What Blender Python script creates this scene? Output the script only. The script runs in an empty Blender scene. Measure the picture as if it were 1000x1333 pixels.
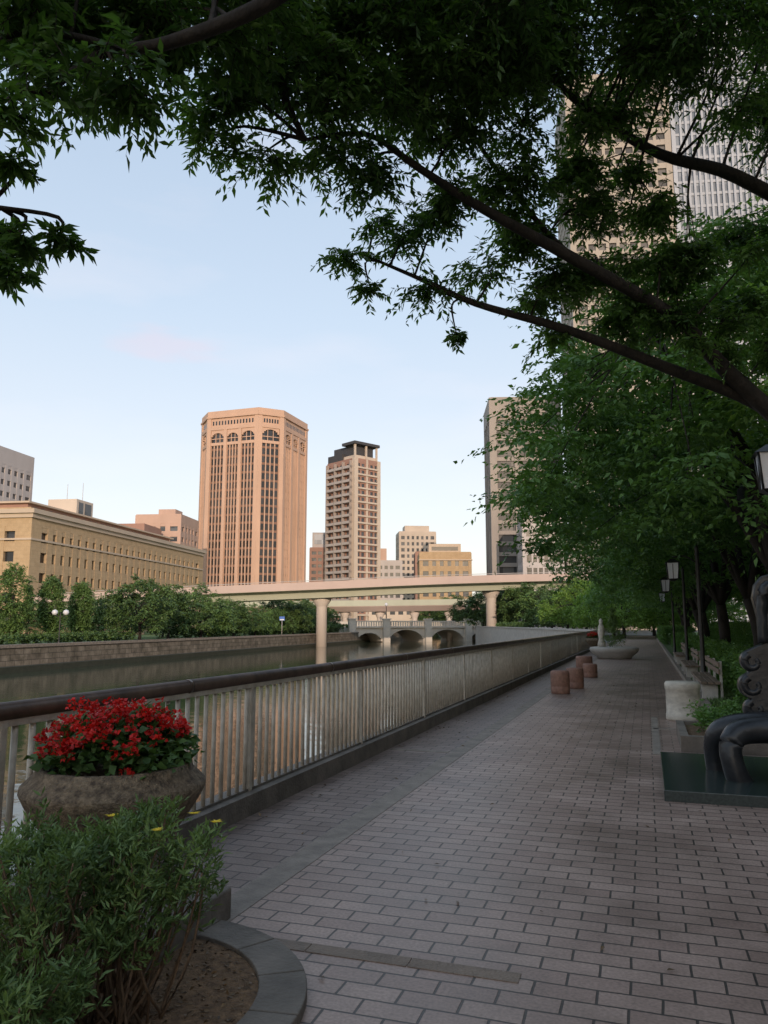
import bpy, bmesh, math, random
import numpy as np
from mathutils import Vector
random.seed(7)
scn=bpy.context.scene
scn.view_settings.view_transform='Standard'; scn.view_settings.look='None'; scn.view_settings.exposure=0
COL=scn.collection

# ------------------------------------------------------------------ materials
def nt(name):
    m=bpy.data.materials.new(name); m.use_nodes=True
    t=m.node_tree; return m,t,t.nodes['Principled BSDF']
def N(t,typ,**kw):
    n=t.nodes.new(typ)
    for k,v in kw.items(): setattr(n,k,v)
    return n
def mat(name,c1,c2=None,scale=3.0,rough=.8,bump=0.0,bscale=None,metal=0,stretch=(1,1,1),detail=6,spec=.5):
    m,t,p=nt(name)
    c2=c2 or tuple(x*.75 for x in c1)
    co=N(t,'ShaderNodeTexCoord'); mp=N(t,'ShaderNodeMapping'); mp.inputs['Scale'].default_value=stretch
    t.links.new(co.outputs['Object'],mp.inputs[0])
    nz=N(t,'ShaderNodeTexNoise'); nz.inputs['Scale'].default_value=scale; nz.inputs['Detail'].default_value=detail
    nz.inputs['Roughness'].default_value=.65
    t.links.new(mp.outputs[0],nz.inputs[0])
    r=N(t,'ShaderNodeValToRGB'); r.color_ramp.elements[0].position=.33; r.color_ramp.elements[1].position=.67
    r.color_ramp.elements[0].color=(*c2,1); r.color_ramp.elements[1].color=(*c1,1)
    t.links.new(nz.outputs[0],r.inputs[0]); t.links.new(r.outputs[0],p.inputs['Base Color'])
    p.inputs['Roughness'].default_value=rough; p.inputs['Metallic'].default_value=metal
    p.inputs['Specular IOR Level'].default_value=spec
    if bump:
        n2=N(t,'ShaderNodeTexNoise'); n2.inputs['Scale'].default_value=bscale or scale*4; n2.inputs['Detail'].default_value=4
        t.links.new(mp.outputs[0],n2.inputs[0])
        b=N(t,'ShaderNodeBump'); b.inputs['Strength'].default_value=bump; b.inputs['Distance'].default_value=.02
        t.links.new(n2.outputs[0],b.inputs['Height']); t.links.new(b.outputs[0],p.inputs['Normal'])
    return m
def leafmat(name,dark,light,trans=.35,tcol=None):
    m,t,p=nt(name)
    a=N(t,'ShaderNodeAttribute'); a.attribute_name='rnd'
    r=N(t,'ShaderNodeValToRGB'); r.color_ramp.elements[0].color=(*dark,1); r.color_ramp.elements[1].color=(*light,1)
    t.links.new(a.outputs['Fac'],r.inputs[0]); t.links.new(r.outputs[0],p.inputs['Base Color'])
    p.inputs['Roughness'].default_value=.5; p.inputs['Specular IOR Level'].default_value=.35
    if trans<=0: return m
    tr=N(t,'ShaderNodeBsdfTranslucent')
    mx=N(t,'ShaderNodeMix'); mx.data_type='RGBA'; mx.blend_type='MULTIPLY'; mx.inputs[0].default_value=1
    t.links.new(r.outputs[0],mx.inputs[6]); mx.inputs[7].default_value=tcol or (1.5,1.6,.7,1)
    t.links.new(mx.outputs[2],tr.inputs[0])
    ms=N(t,'ShaderNodeMixShader'); ms.inputs[0].default_value=trans
    t.links.new(p.outputs[0],ms.inputs[1]); t.links.new(tr.outputs[0],ms.inputs[2])
    t.links.new(ms.outputs[0],t.nodes['Material Output'].inputs[0])
    return m
def brickmat(name,c1,c2,mort,bw,rh,ms,rough=.5,bump=.5,stain=(.55,.55,.55),mode='flat',wob=.022):
    m,t,p=nt(name)
    co=N(t,'ShaderNodeTexCoord'); src=co.outputs['Object']
    if mode!='flat':
        sx=N(t,'ShaderNodeSeparateXYZ'); cx=N(t,'ShaderNodeCombineXYZ'); ad=N(t,'ShaderNodeMath',operation='ADD')
        t.links.new(src,sx.inputs[0]); t.links.new(sx.outputs['Y'],ad.inputs[0])
        if mode=='xy': t.links.new(sx.outputs['X'],ad.inputs[1])
        else: ad.inputs[1].default_value=0
        t.links.new(ad.outputs[0],cx.inputs['X']); t.links.new(sx.outputs['Z'],cx.inputs['Y']); src=cx.outputs[0]
    wn=N(t,'ShaderNodeTexNoise'); wn.inputs['Scale'].default_value=2.2; wn.inputs['Detail'].default_value=2
    t.links.new(src,wn.inputs[0])
    va=N(t,'ShaderNodeVectorMath',operation='MULTIPLY_ADD'); va.inputs[1].default_value=(wob,wob,0)
    t.links.new(wn.outputs['Color'],va.inputs[0]); t.links.new(src,va.inputs[2])
    b=N(t,'ShaderNodeTexBrick'); b.offset=.5
    b.inputs['Scale'].default_value=1; b.inputs['Brick Width'].default_value=bw; b.inputs['Row Height'].default_value=rh
    b.inputs['Mortar Size'].default_value=ms; b.inputs['Mortar Smooth'].default_value=.3; b.inputs['Bias'].default_value=0
    b.inputs['Color1'].default_value=(*c1,1); b.inputs['Color2'].default_value=(*c2,1); b.inputs['Mortar'].default_value=(*mort,1)
    t.links.new(va.outputs[0],b.inputs[0])
    n=N(t,'ShaderNodeTexNoise'); n.inputs['Scale'].default_value=.9; n.inputs['Detail'].default_value=8; n.inputs['Roughness'].default_value=.7
    t.links.new(co.outputs['Object'],n.inputs[0])
    r=N(t,'ShaderNodeValToRGB'); r.color_ramp.elements[0].position=.35;r.color_ramp.elements[1].position=.62
    r.color_ramp.elements[0].color=(*stain,1); r.color_ramp.elements[1].color=(1,1,1,1)
    t.links.new(n.outputs[0],r.inputs[0])
    mx=N(t,'ShaderNodeMix'); mx.data_type='RGBA'; mx.blend_type='MULTIPLY'; mx.inputs[0].default_value=1
    t.links.new(b.outputs[0],mx.inputs[6]); t.links.new(r.outputs[0],mx.inputs[7])
    f=N(t,'ShaderNodeTexNoise'); f.inputs['Scale'].default_value=60; f.inputs['Detail'].default_value=3
    t.links.new(co.outputs['Object'],f.inputs[0])
    r2=N(t,'ShaderNodeValToRGB'); r2.color_ramp.elements[0].position=.3;r2.color_ramp.elements[1].position=.7
    r2.color_ramp.elements[0].color=(.72,.72,.72,1); r2.color_ramp.elements[1].color=(1.12,1.12,1.12,1)
    t.links.new(f.outputs[0],r2.inputs[0])
    mx2=N(t,'ShaderNodeMix'); mx2.data_type='RGBA'; mx2.blend_type='MULTIPLY'; mx2.inputs[0].default_value=1
    t.links.new(mx.outputs[2],mx2.inputs[6]); t.links.new(r2.outputs[0],mx2.inputs[7])
    t.links.new(mx2.outputs[2],p.inputs['Base Color'])
    mr=N(t,'ShaderNodeMapRange'); mr.inputs[3].default_value=rough-.14; mr.inputs[4].default_value=rough+.2
    t.links.new(n.outputs[0],mr.inputs[0]); t.links.new(mr.outputs[0],p.inputs['Roughness'])
    iv=N(t,'ShaderNodeMath',operation='SUBTRACT'); iv.inputs[0].default_value=1; t.links.new(b.outputs['Fac'],iv.inputs[1])
    ad=N(t,'ShaderNodeMath',operation='MULTIPLY_ADD'); ad.inputs[1].default_value=.25
    t.links.new(f.outputs[0],ad.inputs[0]); t.links.new(iv.outputs[0],ad.inputs[2])
    bp=N(t,'ShaderNodeBump'); bp.inputs['Strength'].default_value=bump; bp.inputs['Distance'].default_value=.006
    t.links.new(ad.outputs[0],bp.inputs['Height']); t.links.new(bp.outputs[0],p.inputs['Normal'])
    return m
def glassmat(name,c=(.05,.06,.07),c2=(.12,.13,.14),rough=.16,sc=.45,spec=.5):
    m,t,p=nt(name)
    co=N(t,'ShaderNodeTexCoord'); sn=N(t,'ShaderNodeVectorMath',operation='SNAP'); sn.inputs[1].default_value=(1/sc,1/sc,3.4)
    t.links.new(co.outputs['Object'],sn.inputs[0])
    w=N(t,'ShaderNodeTexWhiteNoise'); t.links.new(sn.outputs[0],w.inputs[0])
    r=N(t,'ShaderNodeValToRGB'); r.color_ramp.elements[0].color=(*c,1); r.color_ramp.elements[1].color=(*c2,1); r.color_ramp.elements[0].position=.4
    t.links.new(w.outputs[0],r.inputs[0]); t.links.new(r.outputs[0],p.inputs['Base Color'])
    p.inputs['Roughness'].default_value=rough; p.inputs['Specular IOR Level'].default_value=spec
    return m

M={}
M['bark']=mat('bark',(.04,.03,.022),(.016,.012,.009),8,.9,.8,30,stretch=(1,1,.3))
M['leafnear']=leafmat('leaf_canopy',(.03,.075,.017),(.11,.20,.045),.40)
M['leafmid']=leafmat('leaf_row',(.045,.11,.028),(.15,.27,.065),.25)
M['leaflight']=leafmat('leaf_light',(.10,.18,.04),(.24,.37,.08),.35)
M['leaffar']=leafmat('leaf_far',(.035,.075,.022),(.12,.20,.055),0)
M['leafshrub']=leafmat('leaf_shrub',(.06,.11,.04),(.20,.29,.09),.2)
M['leafflower']=leafmat('leaf_begonia',(.025,.06,.02),(.09,.17,.045),.2)
M['leaftop']=leafmat('leaf_topiary',(.055,.11,.03),(.15,.25,.065),0)
M['grassblade']=leafmat('grass_blade',(.05,.10,.025),(.15,.24,.07),0)
M['litter']=leafmat('litter',(.05,.03,.015),(.25,.16,.08),.0)
M['petal']=leafmat('petal_red',(.34,.008,.008),(.80,.035,.025),.25,(1.2,.5,.5,1))
M['petaly']=leafmat('petal_yellow',(.75,.5,.02),(.85,.65,.03),.2,(1,1,.6,1))
M['brick']=brickmat('brick_paving',(.33,.225,.18),(.44,.315,.255),(.06,.048,.04),.27,.135,.0068,.40,.85,stain=(.58,.57,.56))
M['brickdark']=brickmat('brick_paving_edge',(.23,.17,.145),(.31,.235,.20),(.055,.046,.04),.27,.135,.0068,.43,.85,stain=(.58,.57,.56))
M['stoneband']=mat('stone_band',(.30,.25,.20),(.17,.14,.115),5,.65,.4,60)
M['bandbrown']=mat('brown_stone_band',(.24,.175,.125),(.13,.095,.07),6,.6,.5,60)
M['curb']=mat('curb_stone',(.22,.185,.15),(.10,.085,.068),3,.7,.5,40)
M['concrete']=mat('concrete',(.52,.48,.43),(.37,.34,.30),2,.8,.3,30)
M['aggregate']=mat('aggregate_concrete',(.30,.225,.145),(.085,.06,.04),26,.8,.9,90,detail=3)
M['railbar']=mat('painted_bar',(.60,.54,.45),(.40,.34,.26),9,.45,.3,60)
M['handrail']=mat('handrail_metal',(.14,.095,.07),(.07,.05,.04),5,.30,.1,60,metal=.3)
M['soil']=mat('soil',(.25,.15,.08),(.09,.055,.032),20,1,1.0,60)
M['grass']=mat('grass',(.11,.17,.045),(.055,.10,.03),3,1,1.0,90)
M['ground']=mat('ground_earth',(.14,.13,.11),(.08,.08,.06),.2,.95,.2,3)
M['bronze']=mat('bronze',(.035,.037,.040),(.014,.015,.017),5,.34,.2,20,metal=.25)
M['darkgranite']=mat('dark_granite',(.045,.06,.055),(.02,.028,.027),40,.16,.0)
M['whitestone']=mat('white_marble',(.66,.60,.50),(.38,.34,.28),4,.6,.3,30,stretch=(1,1,2))
M['terracotta']=mat('terracotta_stone',(.36,.20,.145),(.22,.12,.09),14,.75,.4,50)
M['benchwood']=mat('bench_wood',(.22,.155,.11),(.12,.085,.06),6,.6,.2,stretch=(1,.2,1))
M['stem']=mat('shrub_stem',(.24,.155,.09),(.11,.07,.045),20,.8)
M['lampblack']=mat('lamp_metal',(.04,.037,.034),(.025,.025,.025),5,.4,0,metal=.5)
M['lampglass']=mat('lamp_glass',(.75,.76,.78),(.62,.64,.68),3,.25)
M['riverwall']=brickmat('river_wall_stone',(.20,.165,.125),(.28,.235,.18),(.09,.075,.06),1.1,.5,.03,.75,.6,stain=(.35,.35,.30),mode='y')
M['wetstone']=mat('wet_stone',(.05,.052,.035),(.028,.03,.02),2,.4,.3,12)
M['glass']=glassmat('window_glass')
M['glassdk']=glassmat('window_glass_dark',(.02,.022,.024),(.06,.06,.065))
M['glassrg']=glassmat('window_glass_matte',(.05,.052,.055),(.14,.135,.13),.45,.3,.3)
M['glassbl']=glassmat('window_glass_blue',(.10,.13,.17),(.25,.29,.34),.3,.45,.4)
def wall(n,c,k=.85): return mat(n,c,tuple(x*k for x in c),.12,.75,.15,2,stretch=(1,1,.5))
M['pink']=wall('pink_granite',(.60,.40,.29))
M['pinkdk']=wall('pink_granite_spandrel',(.24,.14,.10))
M['pink2']=wall('pink_plaster',(.55,.38,.30))
M['tanstone']=brickmat('tan_stone',(.50,.36,.215),(.54,.395,.24),(.40,.30,.19),1.6,.8,.02,.8,.1,stain=(.85,.83,.8),mode='xy')
M['cornice']=wall('pale_cornice',(.54,.44,.34))
M['greywhite']=wall('grey_white_panel',(.50,.46,.44))
M['greybeige']=wall('grey_beige_panel',(.38,.33,.30))
M['cream']=wall('cream_panel',(.60,.51,.42))
M['darkroof']=wall('dark_roof',(.06,.06,.065))
M['redbrown']=wall('redbrown_tile',(.36,.21,.16))
M['browngrey']=wall('brown_grey_panel',(.35,.315,.285))
M['festbeige']=wall('beige_tower_panel',(.40,.355,.30))
M['bluewhite']=wall('pale_mullion',(.42,.45,.50))
M['deckgreen']=wall('pale_green_girder',(.46,.47,.36))
M['deckpink']=wall('pink_parapet',(.58,.45,.39))
M['pier']=wall('cream_pier',(.64,.56,.49))
M['bridgestone']=wall('bridge_stone',(.60,.55,.47))
M['bluesign']=mat('sign_blue',(.03,.14,.5),(.03,.12,.45),3,.5)
M['white']=mat('white_paint',(.78,.78,.76),(.7,.7,.68),3,.5)
m,t,p=nt('river_water')
p.inputs['Base Color'].default_value=(.030,.046,.026,1); p.inputs['Roughness'].default_value=.05; p.inputs['IOR'].default_value=1.36
co=N(t,'ShaderNodeTexCoord')
n1=N(t,'ShaderNodeTexNoise'); n1.inputs['Scale'].default_value=1.3; n1.inputs['Detail'].default_value=4; t.links.new(co.outputs['Object'],n1.inputs[0])
b1=N(t,'ShaderNodeBump'); b1.inputs['Strength'].default_value=.13; b1.inputs['Distance'].default_value=.10
t.links.new(n1.outputs[0],b1.inputs['Height']); t.links.new(b1.outputs[0],p.inputs['Normal'])
M['water']=m

# ------------------------------------------------------------------ mesh helpers
class MB:
    def __init__(s): s.v=[];s.f=[];s.m=[];s.mats=[];s.o=(0,0);s.c=1;s.s=0;s.sm=[]
    def mi(s,k):
        if k not in s.mats: s.mats.append(k)
        return s.mats.index(k)
    def frame(s,x,y,ang): s.o=(x,y); s.c=math.cos(ang); s.s=math.sin(ang)
    def P(s,x,y,z): return (s.o[0]+x*s.c-y*s.s, s.o[1]+x*s.s+y*s.c, z)
    def hexa(s,pts,k):
        b=len(s.v); i=s.mi(k)
        for q in pts: s.v.append(s.P(*q))
        for q in ((3,2,1,0),(4,5,6,7),(0,1,5,4),(1,2,6,5),(2,3,7,6),(3,0,4,7)):
            s.f.append([b+j for j in q]); s.m.append(i); s.sm.append(False)
    def box(s,x0,x1,y0,y1,z0,z1,k):
        s.hexa([(x,y,z) for z in (z0,z1) for x,y in ((x0,y0),(x1,y0),(x1,y1),(x0,y1))],k)
    def prism(s,pts,z0,z1,k):
        b=len(s.v); n=len(pts); i=s.mi(k)
        for z in (z0,z1):
            for x,y in pts: s.v.append(s.P(x,y,z))
        s.f.append([b+n-1-j for j in range(n)]); s.f.append([b+n+j for j in range(n)])
        for j in range(n): s.f.append([b+j,b+(j+1)%n,b+n+(j+1)%n,b+n+j])
        s.m+= [i]*(n+2); s.sm+=[False]*(n+2)
    def slab(s,pts,y0,y1,k):
        b=len(s.v); n=len(pts); i=s.mi(k)
        for y in (y0,y1):
            for x,z in pts: s.v.append(s.P(x,y,z))
        s.f.append([b+j for j in range(n)]); s.f.append([b+2*n-1-j for j in range(n)])
        for j in range(n): s.f.append([b+j,b+n+j,b+n+(j+1)%n,b+(j+1)%n])
        s.m+= [i]*(n+2); s.sm+=[False]*2+[True]*n
    def lathe(s,cx,cy,prof,k,n=40,sy=1.0):
        b=len(s.v); i=s.mi(k)
        for r,z in prof:
            for j in range(n):
                a=2*math.pi*j/n; s.v.append(s.P(cx+r*math.cos(a),cy+r*sy*math.sin(a),z))
        for q in range(len(prof)-1):
            for j in range(n):
                j2=(j+1)%n
                s.f.append([b+q*n+j,b+q*n+j2,b+(q+1)*n+j2,b+(q+1)*n+j]); s.m.append(i); s.sm.append(True)
        s.f.append([b+(len(prof)-1)*n+j for j in range(n)]); s.m.append(i); s.sm.append(False)
        s.f.append([b+n-1-j for j in range(n)]); s.m.append(i); s.sm.append(False)
    def tube(s,pts,rad,k,n=8,smooth=3):
        pts=[Vector(p) for p in pts]; rad=list(rad) if hasattr(rad,'__len__') else [rad]*len(pts)
        if smooth>1 and len(pts)>2:
            P=[];R=[]
            for a in range(len(pts)-1):
                p0=pts[max(a-1,0)];p1=pts[a];p2=pts[a+1];p3=pts[min(a+2,len(pts)-1)]
                for q in range(smooth):
                    u=q/smooth
                    P.append(.5*((2*p1)+(p2-p0)*u+(2*p0-5*p1+4*p2-p3)*u*u+(-p0+3*p1-3*p2+p3)*u**3)); R.append(rad[a]*(1-u)+rad[a+1]*u)
            P.append(pts[-1]);R.append(rad[-1]); pts,rad=P,R
        b=len(s.v); i=s.mi(k); up=Vector((.13,.21,1))
        for a,p in enumerate(pts):
            d=(pts[min(a+1,len(pts)-1)]-pts[max(a-1,0)]).normalized()
            x=d.cross(up)
            if x.length<.25: x=d.cross(Vector((1,.1,0)))
            x.normalize(); y=d.cross(x)
            for j in range(n):
                w=2*math.pi*j/n; q=p+x*math.cos(w)*rad[a]+y*math.sin(w)*rad[a]
                s.v.append(s.P(q.x,q.y,q.z))
        for a in range(len(pts)-1):
            for j in range(n):
                j2=(j+1)%n; s.f.append([b+a*n+j,b+a*n+j2,b+(a+1)*n+j2,b+(a+1)*n+j]); s.m.append(i); s.sm.append(True)
        s.f.append([b+n-1-j for j in range(n)]); s.f.append([b+(len(pts)-1)*n+j for j in range(n)]); s.m+=[i,i]; s.sm+=[False,False]
    def sweep(s,path,prof,k):
        b=len(s.v); i=s.mi(k); n=len(prof)
        for a,p in enumerate(path):
            q0=path[max(a-1,0)];q1=path[min(a+1,len(path)-1)]
            dx,dy=q1[0]-q0[0],q1[1]-q0[1]; l=math.hypot(dx,dy); nx,ny=dy/l,-dx/l
            for o,dz in prof: s.v.append(s.P(p[0]+nx*o,p[1]+ny*o,p[2]+dz))
        for a in range(len(path)-1):
            for j in range(n):
                j2=(j+1)%n; s.f.append([b+a*n+j,b+a*n+j2,b+(a+1)*n+j2,b+(a+1)*n+j]); s.m.append(i); s.sm.append(False)
        s.f.append([b+n-1-j for j in range(n)]); s.f.append([b+(len(path)-1)*n+j for j in range(n)]); s.m+=[i,i]; s.sm+=[False,False]
    def obj(s,name,parent=None,bevel=0,recalc=True):
        me=bpy.data.meshes.new(name); me.from_pydata(s.v,[],s.f)
        for k in s.mats: me.materials.append(M[k])
        me.polygons.foreach_set('material_index',s.m); me.polygons.foreach_set('use_smooth',s.sm)
        if recalc:
            bm=bmesh.new(); bm.from_mesh(me); bmesh.ops.recalc_face_normals(bm,faces=bm.faces); bm.to_mesh(me); bm.free()
        o=bpy.data.objects.new(name,me); COL.objects.link(o)
        if bevel:
            bv=o.modifiers.new('bevel','BEVEL'); bv.width=bevel; bv.segments=3; bv.limit_method='ANGLE'; bv.angle_limit=.6
        if parent: o.parent=parent
        return o
def empty(name,loc=(0,0,0)):
    e=bpy.data.objects.new(name,None); e.location=loc; COL.objects.link(e); return e
def smoothpath(pts,n=6):
    pts=[Vector(p) for p in pts]; P=[]
    for a in range(len(pts)-1):
        p0=pts[max(a-1,0)];p1=pts[a];p2=pts[a+1];p3=pts[min(a+2,len(pts)-1)]
        for q in range(n):
            u=q/n; P.append(.5*((2*p1)+(p2-p0)*u+(2*p0-5*p1+4*p2-p3)*u*u+(-p0+3*p1-3*p2+p3)*u**3))
    P.append(pts[-1]); return [tuple(p) for p in P]

# ------------------------------------------------------------------ foliage
def nrmz(a): return a/np.maximum(np.linalg.norm(a,axis=1,keepdims=True),1e-6)
def leafcloud(rng,C,R,per,nl,flat=.5,droop=.25,bias=(0,0,0),down=.35,spread=.25,start=.15):
    C=np.array(C,float); R=np.array(R,float); n=len(C)
    cnt=np.maximum(1,(per*np.ones(n)).astype(int)); idx=np.repeat(np.arange(n),cnt); k=len(idx)
    d=rng.normal(size=(k,3)); d[:,2]*=flat; d=nrmz(d)+np.array(bias); d=nrmz(d)
    of=rng.normal(size=(k,3))*spread; of[:,2]*=flat
    st=C[idx]+of*R[idx][:,None]; ln=R[idx]*(.55+.6*rng.random(k))
    t=np.tile(np.linspace(start,1,nl),(k,1))+rng.normal(size=(k,nl))*.03
    pos=st[:,None,:]+d[:,None,:]*(ln[:,None]*t)[:,:,None]; pos[:,:,2]-=droop*ln[:,None]*t**2
    side=nrmz(np.cross(d,np.array([0,0,1.0]))+rng.normal(size=(k,3))*.1)
    alt=np.where(np.arange(nl)%2==0,1,-1)
    ld=d[:,None,:]*.6+side[:,None,:]*(alt*.8)[None,:,None]+rng.normal(size=(k,nl,3))*.35; ld[:,:,2]-=down
    cr=rng.random(n)
    rnd=np.clip(.55*cr[idx][:,None]+.45*rng.random((k,nl)),0,1)
    return pos.reshape(-1,3),nrmz(ld.reshape(-1,3)),rnd.reshape(-1),(st,d,ln,droop)
def leafmesh(rng,name,pos,ld,rnd,L,W,matk,parent=None,twigs=None,twr=.003,flatten=.6):
    n=len(pos); sc=(.6+.6*rng.random(n))[:,None]
    up=np.array([0,0,1.0])+rng.normal(size=(n,3))*flatten
    s=nrmz(np.cross(ld,up)); nn=np.cross(s,ld)
    v=np.empty((n,4,3)); v[:,0]=pos; v[:,1]=pos+ld*L*.42*sc+s*W*.5*sc+nn*W*.14*sc
    v[:,2]=pos+ld*L*sc-nn*L*.10*sc; v[:,3]=pos+ld*L*.42*sc-s*W*.5*sc+nn*W*.14*sc
    V=v.reshape(-1,3); b=(np.arange(n)*4)[:,None]
    F=np.concatenate([b+np.array([0,1,2]),b+np.array([0,2,3])],1).reshape(-1,3)
    A=np.repeat(rnd,4); mi=np.zeros(len(F),int)
    if twigs is not None:
        st,d,ln,dr=twigs; k=len(st); side=nrmz(np.cross(d,np.array([0.1,0.05,1.0]))); u2=np.cross(side,d)
        rings=[]
        for q,tt in enumerate([0,.35,.7,1.0]):
            c=st+d*(ln*tt)[:,None]; c[:,2]-=dr*ln*tt**2; r=twr*(1.2-tt)
            for a in range(3):
                w=a*2.094; rings.append(c+side*math.cos(w)*r+u2*math.sin(w)*r)
        tv=np.stack(rings,1).reshape(-1,3); tb=(np.arange(k)*12)[:,None]+len(V); fl=[]
        for q in range(3):
            for a in range(3):
                a2=(a+1)%3; p0,p1,p2,p3=q*3+a,q*3+a2,q*3+3+a2,q*3+3+a
                fl.append(tb+np.array([p0,p1,p2])); fl.append(tb+np.array([p0,p2,p3]))
        TF=np.concatenate(fl,1).reshape(-1,3)
        V=np.concatenate([V,tv]); F=np.concatenate([F,TF]); A=np.concatenate([A,np.zeros(len(tv))]); mi=np.concatenate([mi,np.ones(len(TF),int)])
    me=bpy.data.meshes.new(name); me.vertices.add(len(V)); me.vertices.foreach_set('co',V.astype(np.float32).ravel())
    me.loops.add(len(F)*3); me.loops.foreach_set('vertex_index',F.astype(np.int32).ravel())
    me.polygons.add(len(F)); me.polygons.foreach_set('loop_start',np.arange(0,len(F)*3,3,dtype=np.int32)); me.polygons.foreach_set('loop_total',np.full(len(F),3,dtype=np.int32))
    me.materials.append(M[matk]); me.materials.append(M['bark']); me.polygons.foreach_set('material_index',mi.astype(np.int32))
    me.update(calc_edges=True)
    at=me.attributes.new('rnd','FLOAT','POINT'); at.data.foreach_set('value',A.astype(np.float32))
    o=bpy.data.objects.new(name,me); COL.objects.link(o)
    if parent: o.parent=parent
    return o
def make_tree(name,loc,H,R,zb,seed,matk,ncl,per,nl,L,W,trunk_r=.2,fork=2.6,limbs=8,clr=1.0,lean=0,flat=.4):
    rng=np.random.default_rng(seed); rd=random.Random(seed)
    e=empty(name,loc); wood=MB()
    tl=Vector((lean*.3,rd.uniform(-.2,.2),fork))
    wood.tube([(0,0,-.1),(rd.uniform(-.1,.1),rd.uniform(-.1,.1),fork*.5),tuple(tl)],[trunk_r*1.35,trunk_r*1.0,trunk_r*.85],'bark',10)
    LP=[]
    for i in range(limbs):
        a=2*math.pi*(i+rd.uniform(-.3,.3))/limbs; rr=R*rd.uniform(.5,.92); zt=zb+(H-zb)*rd.uniform(.3,.9)
        p0=tl; p3=Vector((math.cos(a)*rr+lean,math.sin(a)*rr,zt))
        p1=p0.lerp(p3,.35)+Vector((rd.uniform(-.3,.3),rd.uniform(-.3,.3),.10*H)); p2=p0.lerp(p3,.7)+Vector((rd.uniform(-.4,.4),rd.uniform(-.4,.4),.07*H))
        wood.tube([p0,p1,p2,p3],[trunk_r*.6,trunk_r*.42,trunk_r*.25,trunk_r*.08],'bark',7,4)
        for u in np.linspace(.25,1,8):
            LP.append(p0.lerp(p3,u)+Vector((0,0,.09*H*math.sin(math.pi*u))))
    C=[];RR=[]
    for i in range(ncl):
        a=rd.uniform(0,2*math.pi); q=rd.random()**.45
        wob=1+.18*math.sin(3*a+seed)+.1*math.sin(5*a+2*seed)
        rr=R*q*wob; top=zb+(H-zb)*math.sqrt(max(0,1-(q*.93)**2)); bot=zb+(H-zb)*.16*(1-q)+rd.uniform(-.2,.3)
        z=bot+(top-bot)*(rd.random()**.7)
        c=Vector((math.cos(a)*rr+lean,math.sin(a)*rr,z)); C.append(tuple(c)); RR.append(clr*rd.uniform(.65,1.3))
        if i%2==0:
            n=min(LP,key=lambda p:(p-c).length)
            wood.tube([n,n.lerp(c,.5)+Vector((0,0,.15)),c],[trunk_r*.12,trunk_r*.08,.01],'bark',4,2)
    wood.obj('trunk_and_limbs',e,recalc=False)
    pos,ld,rnd,tw=leafcloud(rng,C,RR,per,nl,flat=flat,droop=.2)
    leafmesh(rng,'foliage',pos,ld,rnd,L,W,matk,e)
    return e
def copy_tree(src,name,loc,rot,sc):
    e=empty(name,loc); e.rotation_euler=(0,0,rot); e.scale=(sc,sc,sc*random.uniform(.92,1.08))
    for c in src.children:
        o=bpy.data.objects.new(c.name.split('.')[0],c.data); o.parent=e; COL.objects.link(o)
    return e

# ------------------------------------------------------------------ ground, water, banks
w=MB(); w.box(-3000,3000,-3000,4000,-9,-2.5,'water'); w.obj('river_water')
near=[(-3.52,-600),(-3.52,57),(-6,66),(-11,84),(-20,114),(-30,146),(-37,175),(-44,240),(-60,420),(-80,4000),(3000,4000),(3000,-600)]
far=[(-3000,-600),(-42.6,-600),(-46.5,0),(-52.0,52),(-57.4,110),(-62.5,168),(-66.5,230),(-82,420),(-110,4000),(-3000,4000)]
g=MB(); g.prism(near,-8,-.03,'ground'); g.obj('ground')
g=MB(); g.prism(far,-8,-.42,'grass'); g.obj('ground_far_bank')
w=MB(); fp=[(-46,0,0),(-51.5,52,0),(-56.9,110,0),(-62,168,0),(-66,230,0)]
w.sweep([(x+.02,y,0) for x,y,z in fp],[(-.6,-6),(.25,-6),(.05,-.42),(-.6,-.42)],'riverwall')
w.sweep([(x+.02,y,0) for x,y,z in fp],[(-.8,-.42),(.16,-.42),(.16,-.16),(-.8,-.16)],'stoneband')
w.sweep([(x+.02,y,0) for x,y,z in fp],[(-.2,-4),(.30,-4),(.30,-2.02),(.20,-1.95),(-.2,-1.95)],'wetstone')
w.obj('river_wall')
def sheet(mb,x0,x1,y0,y1,z,k): mb.box(x0,x1,y0,y1,z-.02,z,k)
p=MB(); sheet(p,-2.22,4.5,-12,12.6,0,'brick'); sheet(p,-2.22,.92,12.6,110,0,'brick')
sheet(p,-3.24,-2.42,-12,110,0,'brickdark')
sheet(p,-2.42,-2.22,-12,110,.003,'stoneband')
p.obj('brick_path')
b=MB()
for i,(x0,x1,y0,y1) in enumerate([(-2.2,-.62,3.72,3.82),(.02,.92,12.9,13.0),(-3.2,-2.44,9.7,9.82),(.0,.1,10.4,14.5),(-3.2,.9,40,40.3)]):
    n=max(1,int(max(x1-x0,y1-y0)/.42))
    for j in range(n):
        if x1-x0>y1-y0: b.box(x0+(x1-x0)*j/n+.003,x0+(x1-x0)*(j+1)/n-.003,y0,y1,-.01,.004,'bandbrown' if i==0 else 'stoneband')
        else: b.box(x0,x1,y0+(y1-y0)*j/n+.003,y0+(y1-y0)*(j+1)/n-.003,-.01,.004,'stoneband')
b.obj('paving_band')
k=MB(); k.box(.92,1.08,12.6,90,-.05,.12,'stoneband'); k.obj('kerb',bevel=.01)
g=MB(); g.box(1.08,12,12.6,160,-.05,.06,'grass'); g.box(4.5,12,-20,12.6,-.05,.05,'grass'); g.obj('lawn')
rng=np.random.default_rng(9); n=26000
gy=12.7+22*rng.random(n)**1.5; pos=np.stack([1.1+2.2*rng.random(n),gy,np.full(n,.055)],1)
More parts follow.
